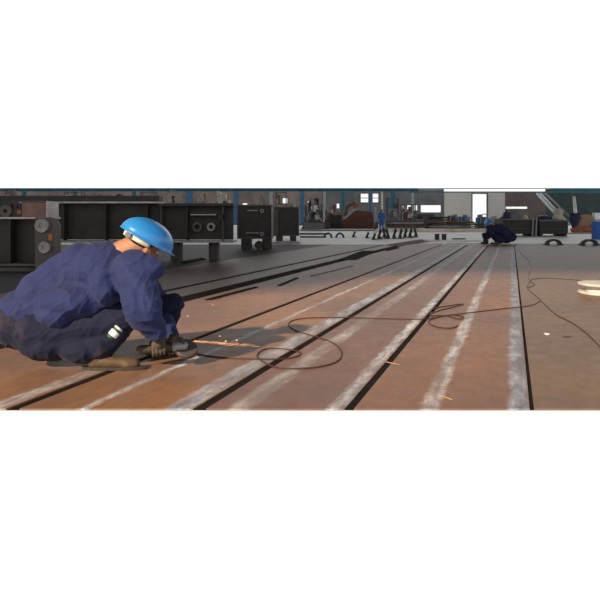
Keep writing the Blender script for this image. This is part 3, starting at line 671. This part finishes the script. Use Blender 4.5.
# ---------------------------------------------------------------- people
def sweep(bm, p0, p1, r0, r1, sx=1.0, n=16):
    """tapered capsule with optional widening along x"""
    p0 = Vector(p0); p1 = Vector(p1); d = p1-p0; L = d.length; d.normalize()
    a = d.orthogonal().normalized(); b = d.cross(a); R = []
    prof = []
    for i in range(7): t_ = -PI/2+i*PI/12; prof.append((r0*math.cos(t_), r0*math.sin(t_)))
    for i in range(7): t_ = i*PI/12; prof.append((r1*math.cos(t_), L+r1*math.sin(t_)))
    for r, h in prof:
        c = p0+d*h; ring_ = []
        for k in range(n):
            o = (a*math.cos(2*PI*k/n)+b*math.sin(2*PI*k/n))*max(r, 1e-4)
            off = (c-(p0+d*min(max(h, 0), L)))+o
            off.x *= sx
            ring_.append(bm.verts.new(p0+d*min(max(h, 0), L)+off))
        R.append(ring_)
    for k in range(len(R)-1):
        for i in range(n): bm.faces.new((R[k][i], R[k][(i+1) % n], R[k+1][(i+1) % n], R[k+1][i]))
    bm.faces.new(R[0][::-1]); bm.faces.new(R[-1])
def ell(bm, c, r, Rm=None):
    b2 = bmesh.ops.create_uvsphere(bm, u_segments=20, v_segments=12, radius=1)
    Mx = Matrix.Translation(Vector(c)) @ (Rm.to_4x4() if Rm else Matrix.Identity(4)) @ Matrix.Diagonal((*r, 1))
    bmesh.ops.transform(bm, matrix=Mx, verts=b2['verts'])
def fuse(name, bm, m, parent, voxel=.01, it=6, folds=None, disp=0, seed=0):
    bmesh.ops.recalc_face_normals(bm, faces=bm.faces)
    me = bpy.data.meshes.new('tmp'); bm.to_mesh(me); bm.free()
    o = bpy.data.objects.new('tmp', me); C.objects.link(o)
    r = o.modifiers.new('r', 'REMESH'); r.mode = 'VOXEL'; r.voxel_size = voxel; r.use_smooth_shade = True
    s_ = o.modifiers.new('s', 'SMOOTH'); s_.factor = .6; s_.iterations = it
    dg = bpy.context.evaluated_depsgraph_get(); dg.update()
    m2 = bpy.data.meshes.new_from_object(o.evaluated_get(dg)); bpy.data.objects.remove(o)
    if disp or folds:
        ns = [v.normal.copy() for v in m2.vertices]
        for v, n_ in zip(m2.vertices, ns):
            d = 0
            if disp:
                q_ = v.co*1.0
                wv = noise.noise(q_*2.5+Vector((seed, 0, 0)))*.9
                a1 = noise.noise(Vector(((q_.x+.5*q_.z)*3.0+wv, q_.y*3, (q_.z-.5*q_.x)*10+wv*2))); a2 = noise.noise(Vector(((q_.x-.6*q_.z)*11+wv*2, q_.y*4, (q_.z+.6*q_.x)*3.5))+Vector((0, seed, 0)))
                d += disp*(1.3*(1-abs(a1)*2.2)**3+1.0*(1-abs(a2)*2.2)**3-.9)
            if folds:
                for c, ax, rad, amp, fr in folds:
                    w_ = max(0, 1-(v.co-c).length/rad)
                    if w_ > 0: d += amp*w_*(1-2*abs(math.sin((v.co-c).dot(ax)*fr*.5+2.2*noise.noise(v.co*6)))**.6)
            v.co += n_*d
    m2.name = name
    return obj(name, m2, m, parent, smooth=True)

BY = 4.25
base = Vector((at(100, 370, 4.2).x, 4.25, 0))
person = thing('person', 'person squatting in blue work clothes and blue hard hat, bent over a grinder', 'person', base)
SX = 1.22
def q3(px, py, Y): return at(px, py, Y)
# --- head
n_up = Vector((.48, .10, .86)).normalized(); f_ = Vector((.72, .66, -.45)); f_ = (f_-n_up*f_.dot(n_up)).normalized(); s_ = n_up.cross(f_).normalized()
HR = Matrix((f_, s_, n_up)).transposed()
rimc = q3(146.5, 241, 4.30)
def hp(a, b, c): return rimc+f_*a+s_*b+n_up*c
body = B()
ell(body, hp(-.005, 0, .0), (.118, .088, .115), HR)                    # skull
ell(body, hp(.035, 0, -.078), (.085, .074, .092), HR)                  # face and jaw
ell(body, hp(.06, 0, -.135), (.04, .035, .03), HR)                     # chin
sweep(body, hp(.105, 0, -.03), hp(.128, 0, -.07), .012, .018)          # nose
for sg in (-1, 1):
    ell(body, hp(.005, sg*.098, -.062), (.030, .014, .042), HR)          # ears
    ell(body, hp(-.016, sg*.104, -.062), (.011, .012, .034), HR)
    ell(body, hp(.085, sg*.035, -.02), (.02, .022, .012), HR)          # brow
ell(body, hp(.108, 0, -.10), (.012, .026, .010), HR)                   # mouth
neckb = q3(118, 254, 4.28)
sweep(body, neckb, hp(-.04, 0, -.05), .085, .078, 1.2)
hipc = q3(30, 318, 4.3)
sweep(body, hipc, q3(85, 275, 4.3), .13, .13); sweep(body, q3(85, 275, 4.3), neckb, .13, .07)
rs, ls = q3(133, 268, 4.08), q3(128, 262, 4.52)
re_, le = q3(143, 312, 3.98), q3(158, 305, 4.62)
rw, lw = q3(160, 338, 4.14), q3(172, 338, 4.36)
rh, lh = q3(35, 325, 4.2), q3(35, 322, 4.42)
rk, lk = q3(122, 318, 4.2), q3(172, 304, 4.55)
ra, la = q3(104, 356, 4.2), q3(160, 338, 4.66)
for a_, b_, r0, r1 in ((rs, re_, .05, .04), (re_, rw, .038, .028), (ls, le, .05, .04), (le, lw, .038, .028), (rh, rk, .075, .05), (rk, ra, .045, .035), (lh, lk, .075, .05), (lk, la, .045, .035)): sweep(body, a_, b_, r0, r1)
sweep(body, rs, ls, .06, .06)
fuse('body', body, M['skin'], person, .0075, 3)
# eyes
for sg in (-1, 1):
    e = B(); ell(e, hp(.098, sg*.033, -.036), (.011, .013, .010), HR); obj('eye', e, M['white'], person, smooth=True)
# hair: back of the skull below the helmet
hb = B(); ell(hb, hp(-.022, 0, .004), (.112, .095, .112), HR); ell(hb, hp(-.05, 0, -.03), (.065, .085, .045), HR)
fuse('hair', hb, M['hair'], person, .007, 3)
# helmet dome and brim
NR, NS = 14, 40
b = B(); rings = []
for j in range(NR+1):
    t_ = j/NR*PI/2; row = []
    for i in range(NS):
        a = 2*PI*i/NS; ca, sa = math.cos(a), math.sin(a)
        rx = .205 if ca > 0 else .208; ry = .168
        rr = math.cos(t_)**.9 if j < NR else 0.002
        ridge = .008*math.exp(-(sa*ry*rr/.022)**2) if j > 1 else 0
        row.append(b.verts.new(hp(rx*ca*rr-.004, ry*sa*rr, .012+.134*math.sin(t_)**.92+ridge)))
    rings.append(row)
outer = []
for i in range(NS):
    a = 2*PI*i/NS; ca, sa = math.cos(a), math.sin(a)
    ext = .018+(.03*max(0, ca)**1.5)
    outer.append(b.verts.new(hp((.206+ext*(.8 if ca > 0 else .4))*ca-.004, (.168+.014)*sa, .006-.004*max(0, ca))))
for i in range(NS):
    k = (i+1) % NS
    b.faces.new((outer[i], outer[k], rings[0][k], rings[0][i]))
    for j in range(NR): b.faces.new((rings[j][i], rings[j][k], rings[j+1][k], rings[j+1][i]))
hel = obj('hard_hat', b, M['helmet'], person, smooth=True)
sm = hel.modifiers.new('solid', 'SOLIDIFY'); sm.thickness = .004; sm.offset = -1
hel['label'] = 'sky blue hard hat'
# headband strap round the back with adjusting knob
b = B(); P0, P1 = [], []
for i in range(33):
    a = PI*(.50+1.0*i/32); 
    P0.append(b.verts.new(hp(.158*math.cos(a)-.018, .125*math.sin(a), .002))); P1.append(b.verts.new(hp(.154*math.cos(a)-.018, .122*math.sin(a), -.032)))
for i in range(32): b.faces.new((P0[i], P0[i+1], P1[i+1], P1[i]))
hs = obj('headband', b, M['band'], person, smooth=True); hs.modifiers.new('solid', 'SOLIDIFY').thickness = .005
b = B(); cyl(b, hp(-.155, -.04, -.016), hp(-.178, -.065, -.016), .024, .022, n=18); obj('headband_knob', b, M['wallC'], person, smooth=False)

# --- jacket
j = B()
for (p0, r0), (p1, r1) in zip([(q3(38, 311, 4.30), .185), (q3(60, 287, 4.30), .205), (q3(86, 271, 4.30), .205), (q3(110, 266, 4.30), .180)], [(q3(60, 287, 4.30), .205), (q3(86, 271, 4.30), .205), (q3(110, 266, 4.30), .180), (q3(128, 262, 4.30), .125)]):
    sweep(j, p0, p1, r0, r1, 1.05, 22)
ell(j, q3(102, 268, 4.30), (.26, .25, .19)); 
sweep(j, rs, re_, .125, .11, SX, 18); sweep(j, re_, q3(155, 332, 4.06), .11, .07, SX, 18)
ell(j, q3(140, 268, 4.10), (.17, .12, .105))
sweep(j, ls, le, .11, .085, SX, 18); sweep(j, le, q3(170, 334, 4.40), .08, .06, 1.1, 18)
sweep(j, q3(114, 256, 4.30), q3(132, 250, 4.28), .10, .082, 1.1, 18)      # collar
ell(j, q3(74, 300, 4.2), (.27, .24, .14)); ell(j, q3(60, 312, 4.16), (.16, .18, .11)); ell(j, q3(108, 284, 4.14), (.12, .18, .16))                                  # hanging hem
X1 = Vector((1, 0, 0))
fl = [(re_, Vector((.35, 0, 1)).normalized(), .24, .016, 42), (q3(122, 285, 4.05), Vector((.8, 0, .6)), .24, .020, 38), (q3(85, 305, 4.1), Vector((.5, 0, .85)), .3, .014, 34), (q3(50, 285, 4.1), Vector((.8, 0, .5)), .25, .007, 36)]
ell(j, q3(29, 311, 4.30), (.22, .2, .17)); ell(j, q3(46, 293, 4.30), (.2, .2, .18)); ell(j, q3(80, 262, 4.3), (.14, .2, .14))
jk = fuse('jacket', j, M['jacket'], person, .009, 5, fl, .0055, 3)
jk['label'] = 'blue work jacket, loose and creased'
# collar flap
# --- trousers
tr_ = B()
ell(tr_, q3(24, 321, 4.31), (.235, .22, .20)); ell(tr_, q3(34, 330, 4.22), (.2, .13, .165)); ell(tr_, q3(34, 326, 4.42), (.2, .13, .16))
sweep(tr_, q3(38, 330, 4.2), rk, .155, .12, 1.1, 20); sweep(tr_, rk, q3(100, 350, 4.2), .11, .085, 1.2, 18); ell(tr_, q3(75, 336, 4.22), (.22, .14, .115)); ell(tr_, q3(100, 325, 4.3), (.22, .2, .12))
sweep(tr_, q3(38, 325, 4.42), lk, .13, .085, 1.1, 20); sweep(tr_, lk, q3(162, 334, 4.62), .085, .07, 1.15, 18)
fl = [(rk, Vector((.3, 0, 1)).normalized(), .2, .010, 60), (lk, Vector((.3, 0, 1)).normalized(), .25, .010, 60), (q3(30, 325, 4.1), Vector((.8, 0, .6)), .25, .008, 50)]
ell(tr_, q3(50, 342, 4.25), (.22, .2, .13)); ell(tr_, q3(84, 348, 4.22), (.17, .18, .11)); ell(tr_, q3(98, 346, 4.18), (.12, .11, .10))
fuse('trousers', tr_, M['trousers'], person, .009, 5, fl, .005, 11)
# --- boots
def boot(heel, yaw, sc=1.15):
    up = B()
    ca, sa = math.cos(yaw), math.sin(yaw)
    def w3(l, s2, z_): return Vector((heel.x+(l*ca-s2*sa)*sc, heel.y+l*sa+s2*ca, z_))
    sweep(up, w3(.04, 0, .055), w3(.13, 0, .05), .042, .045); sweep(up, w3(.13, 0, .05), w3(.25, 0, .040), .045, .038)
    ell(up, w3(.22, 0, .036), (.075, .05, .036)); sweep(up, w3(.05, 0, .06), w3(.055, 0, .10), .044, .046)
    o = fuse('boot', up, M['boot'], person, .007, 3)
    so = B(); pts = []
    for i in range(24):
        a = 2*PI*i/24; l = .15+.165*math.cos(a); wv = (.05 if l > .15 else .042)*math.sin(a)
        v = w3(l, wv, 0); pts.append((v.x, v.y))
    prism(so, pts, .022, 'z', .001); s2_ = obj('sole', so, M['black'], person); s2_.parent = o; s2_.matrix_parent_inverse = Matrix.Identity(4)
    s2_.data.transform(Matrix.Identity(4))
    return o
boot(Vector((at(85, 369, 4.15).x, 4.15, 0)), .05, 1.36); boot(Vector((at(150, 345, 4.72).x, 4.66, 0)), -.1, 1.1)
# --- gloves with five fingers closed round the grinder
gA = q3(140, 350, 4.16); gB = q3(184, 346, 4.24); gd = (gB-gA).normalized()      # grinder axis
def gpt(t_): return gA+(gB-gA)*t_
def hand(wrist, palm_t, side, up=1):
    h = B(); c = gpt(palm_t); updir = Vector((0, side*.75, .75*up)).normalized(); lat = gd
    out = (updir-gd*updir.dot(gd)).normalized(); per = gd.cross(out).normalized()*side
    pc = c+out*.055
    sweep(h, wrist, pc, .034, .04); ell(h, pc, (.05, .042, .03))
    for i, (ln, r) in enumerate(((.9, .0115), (1.0, .012), (1.04, .012), (.95, .0115), (.78, .010))[1:]):
        o_ = (i-1.5)*.024
        A0 = pc+lat*o_
        K = [A0]
        for st, rad in ((.5, .052), (1.15, .05), (1.8, .048), (2.35, .044)):
            a = st*ln; K.append(c+lat*(o_*1.05)+out*rad*math.cos(a)-per*rad*math.sin(a))
        for u_, v_ in zip(K[:-1], K[1:]): sweep(h, u_, v_, r, r*.95, 1, 10)
    K = [pc+lat*(-.045 if side < 0 else .045)*.8, c+out*.035+per*.045+lat*.045, c-out*.005+per*.052+lat*.06]
    for u_, v_ in zip(K[:-1], K[1:]): sweep(h, u_, v_, .015, .0125, 1, 10)
    return fuse('glove', h, M['glove'], person, .0045, 2)
hand(rw, .42, -1); hand(lw, .78, 1)

# --- angle grinder (held, a thing of its own)
t = thing('angle_grinder', 'angle grinder held in both gloves, throwing sparks onto the plates', 'grinder', gA)
b = B(); sweep(b, gpt(.02), gpt(.75), .033, .03); obj('motor_housing', b, M['toolb'], t, smooth=True)
b = B(); sweep(b, gpt(.78), gpt(1.0), .034, .03); obj('gear_head', b, M['grey'], t, smooth=True)
dc = gpt(1.0)+Vector((.02, 0, 0)); dn = Vector((.25, -.55, .8)).normalized()
obj('guard', lathe(B(), [(.02, .02), (.075, .02), (.082, .01), (.082, -.012)], dc-dn*.03, dn, 30), M['dark'], t)
dk = obj('grinding_disc', lathe(B(), [(0, -.004), (.078, -.004), (.078, .0), (0, .0)], dc-dn*.03, dn, 30), M['dark'], t)
# white and green torch-like end cap by the thigh
cA = q3(110, 338, 3.96); cB = q3(118, 329, 3.98)
t = thing('battery_torch', 'small shiny white and green battery torch hanging beside the thigh', 'torch', cA)
obj('torch_body', cyl(B(), cA, cB, .031, .031, n=20), M['tool'], t, smooth=False)
obj('torch_end', cyl(B(), cB, cB+(cB-cA).normalized()*.012, .032, .026, n=20), M['white'], t)
b = B(); cyl(b, cA+(cB-cA)*.25, cA+(cB-cA)*.75, .0325, .0325, n=20, cap=False); obj('torch_label', b, M['white'], t)

# --- sparks
M['spark'] = emit('hot_spark', (1, .42, .13), 1.1); M['spark2'] = emit('hot_spark_core', (1, .72, .35), 3)
random.seed(5)
b = B(); s0 = q3(193, 341, 4.3); s1 = q3(252, 347, 4.7); s1.z = .05
for i in range(110):
    u0 = random.random()**1.1; dv = Vector((random.gauss(0, .005+.03*u0), random.gauss(0, .008+.015*u0), random.gauss(0, .003+.004*u0)))
    p0 = s0.lerp(s1, u0)+dv; dr = (s1-s0).normalized()+Vector((0, random.gauss(0, .08), random.gauss(0, .05)))
    L_ = random.uniform(.02, .07); p1 = p0+dr*L_
    p0.z = max(p0.z, .008); p1.z = max(p1.z, .008)
    r = random.uniform(.0005, .0012); cyl(b, p0, p1, r, r*.3, n=4)
for px, py, Y in ((212, 305, 4.9), (187, 316, 4.5), (219, 336, 4.5), (236, 340, 4.5), (225, 341, 4.4)):
    p = q3(px, py, Y); p.z = max(p.z, .01); cyl(b, p, p+Vector((.012, .0, -.002)), .004, .002, n=5)
tag(obj('sparks', b, M['spark'], smooth=False), 'jet of orange sparks flying right from the grinder disc', 'sparks', kind='stuff')

# --- far crouching worker: the same build of figure turned to the left
Yf = gy(244.2)
fp = copy_thing(person, (X_(497, Yf), Yf, 0), 'person in dark navy clothes and blue hard hat crouching at the far plate ends', scale=(-1.0, 1, .93))
nm = fabric('dark_navy_cloth', (.018, .02, .06), (.012, .014, .04), (.03, .03, .05), .3)
for c in fp.children:
    if c.name.startswith(('jacket', 'trousers')):
        c.data = c.data.copy(); c.data.materials.clear(); c.data.materials.append(nm)
        c['label'] = 'dark navy '+c.name.split('.')[0]

# --- standing worker in the distance
def stander(px, Y, mj, mt, lab, face=1):
    x = X_(px, Y); z = -.0105
    t = thing('person', lab, 'person', (x, Y, z))
    V = lambda a, b, c: Vector((x+a, Y+b, z+c))
    b = B(); ell(b, V(0, 0, 1.62), (.09, .085, .12)); sweep(b, V(0, 0, 1.4), V(0, 0, 1.55), .06, .055); sweep(b, V(0, 0, .95), V(0, 0, 1.35), .12, .13)
    ell(b, V(0, -.095, 1.60), (.015, .02, .025))
    for sg in (-1, 1):
        sweep(b, V(sg*.1, 0, .9), V(sg*.1, 0, .1), .07, .045); sweep(b, V(sg*.2, 0, 1.4), V(sg*.27, -.05, 1.1), .045, .04); sweep(b, V(sg*.27, -.05, 1.1), V(sg*.2, -.25, .95), .04, .03); ell(b, V(sg*.19, -.3, .93), (.035, .06, .03))
        ell(b, V(sg*.09, 0, 1.61), (.012, .02, .03))
    fuse('body', b, M['skin'], t, .015, 2)
    b = B(); sweep(b, V(0, 0, .9), V(0, 0, 1.3), .19, .19); sweep(b, V(-.17, 0, 1.4), V(.17, 0, 1.4), .09, .09)
    for sg in (-1, 1): sweep(b, V(sg*.2, 0, 1.4), V(sg*.27, -.05, 1.1), .07, .06); sweep(b, V(sg*.27, -.05, 1.1), V(sg*.21, -.2, .97), .06, .05)
    fuse('jacket', b, mj, t, .015, 2, None, .012)
    b = B(); ell(b, V(0, 0, .88), (.19, .14, .14))
    for sg in (-1, 1): sweep(b, V(sg*.1, 0, .85), V(sg*.11, 0, .12), .11, .08)
    fuse('trousers', b, mt, t, .015, 2, None, .01)
    b = B()
    for sg in (-1, 1): sweep(b, V(sg*.11, .03, .05), V(sg*.12, -.13, .045), .05, .045)
    fuse('boots', b, M['boot'], t, .012, 2)
    b = B(); lathe(b, [(.17, 0), (.135, .01), (.13, .06), (.1, .11), (.05, .135), (.002, .14)], V(0, 0, 1.65), n=24); obj('hard_hat', b, M['white'] if face < 0 else M['helmet'], t, smooth=True)
    return t
bj = fabric('mid_blue_cloth', (.06, .16, .45), (.04, .12, .35), (.2, .3, .5), .4)
stander(381.5, 49.5, bj, bj, 'person standing in bright blue clothes far behind the row of clamps')
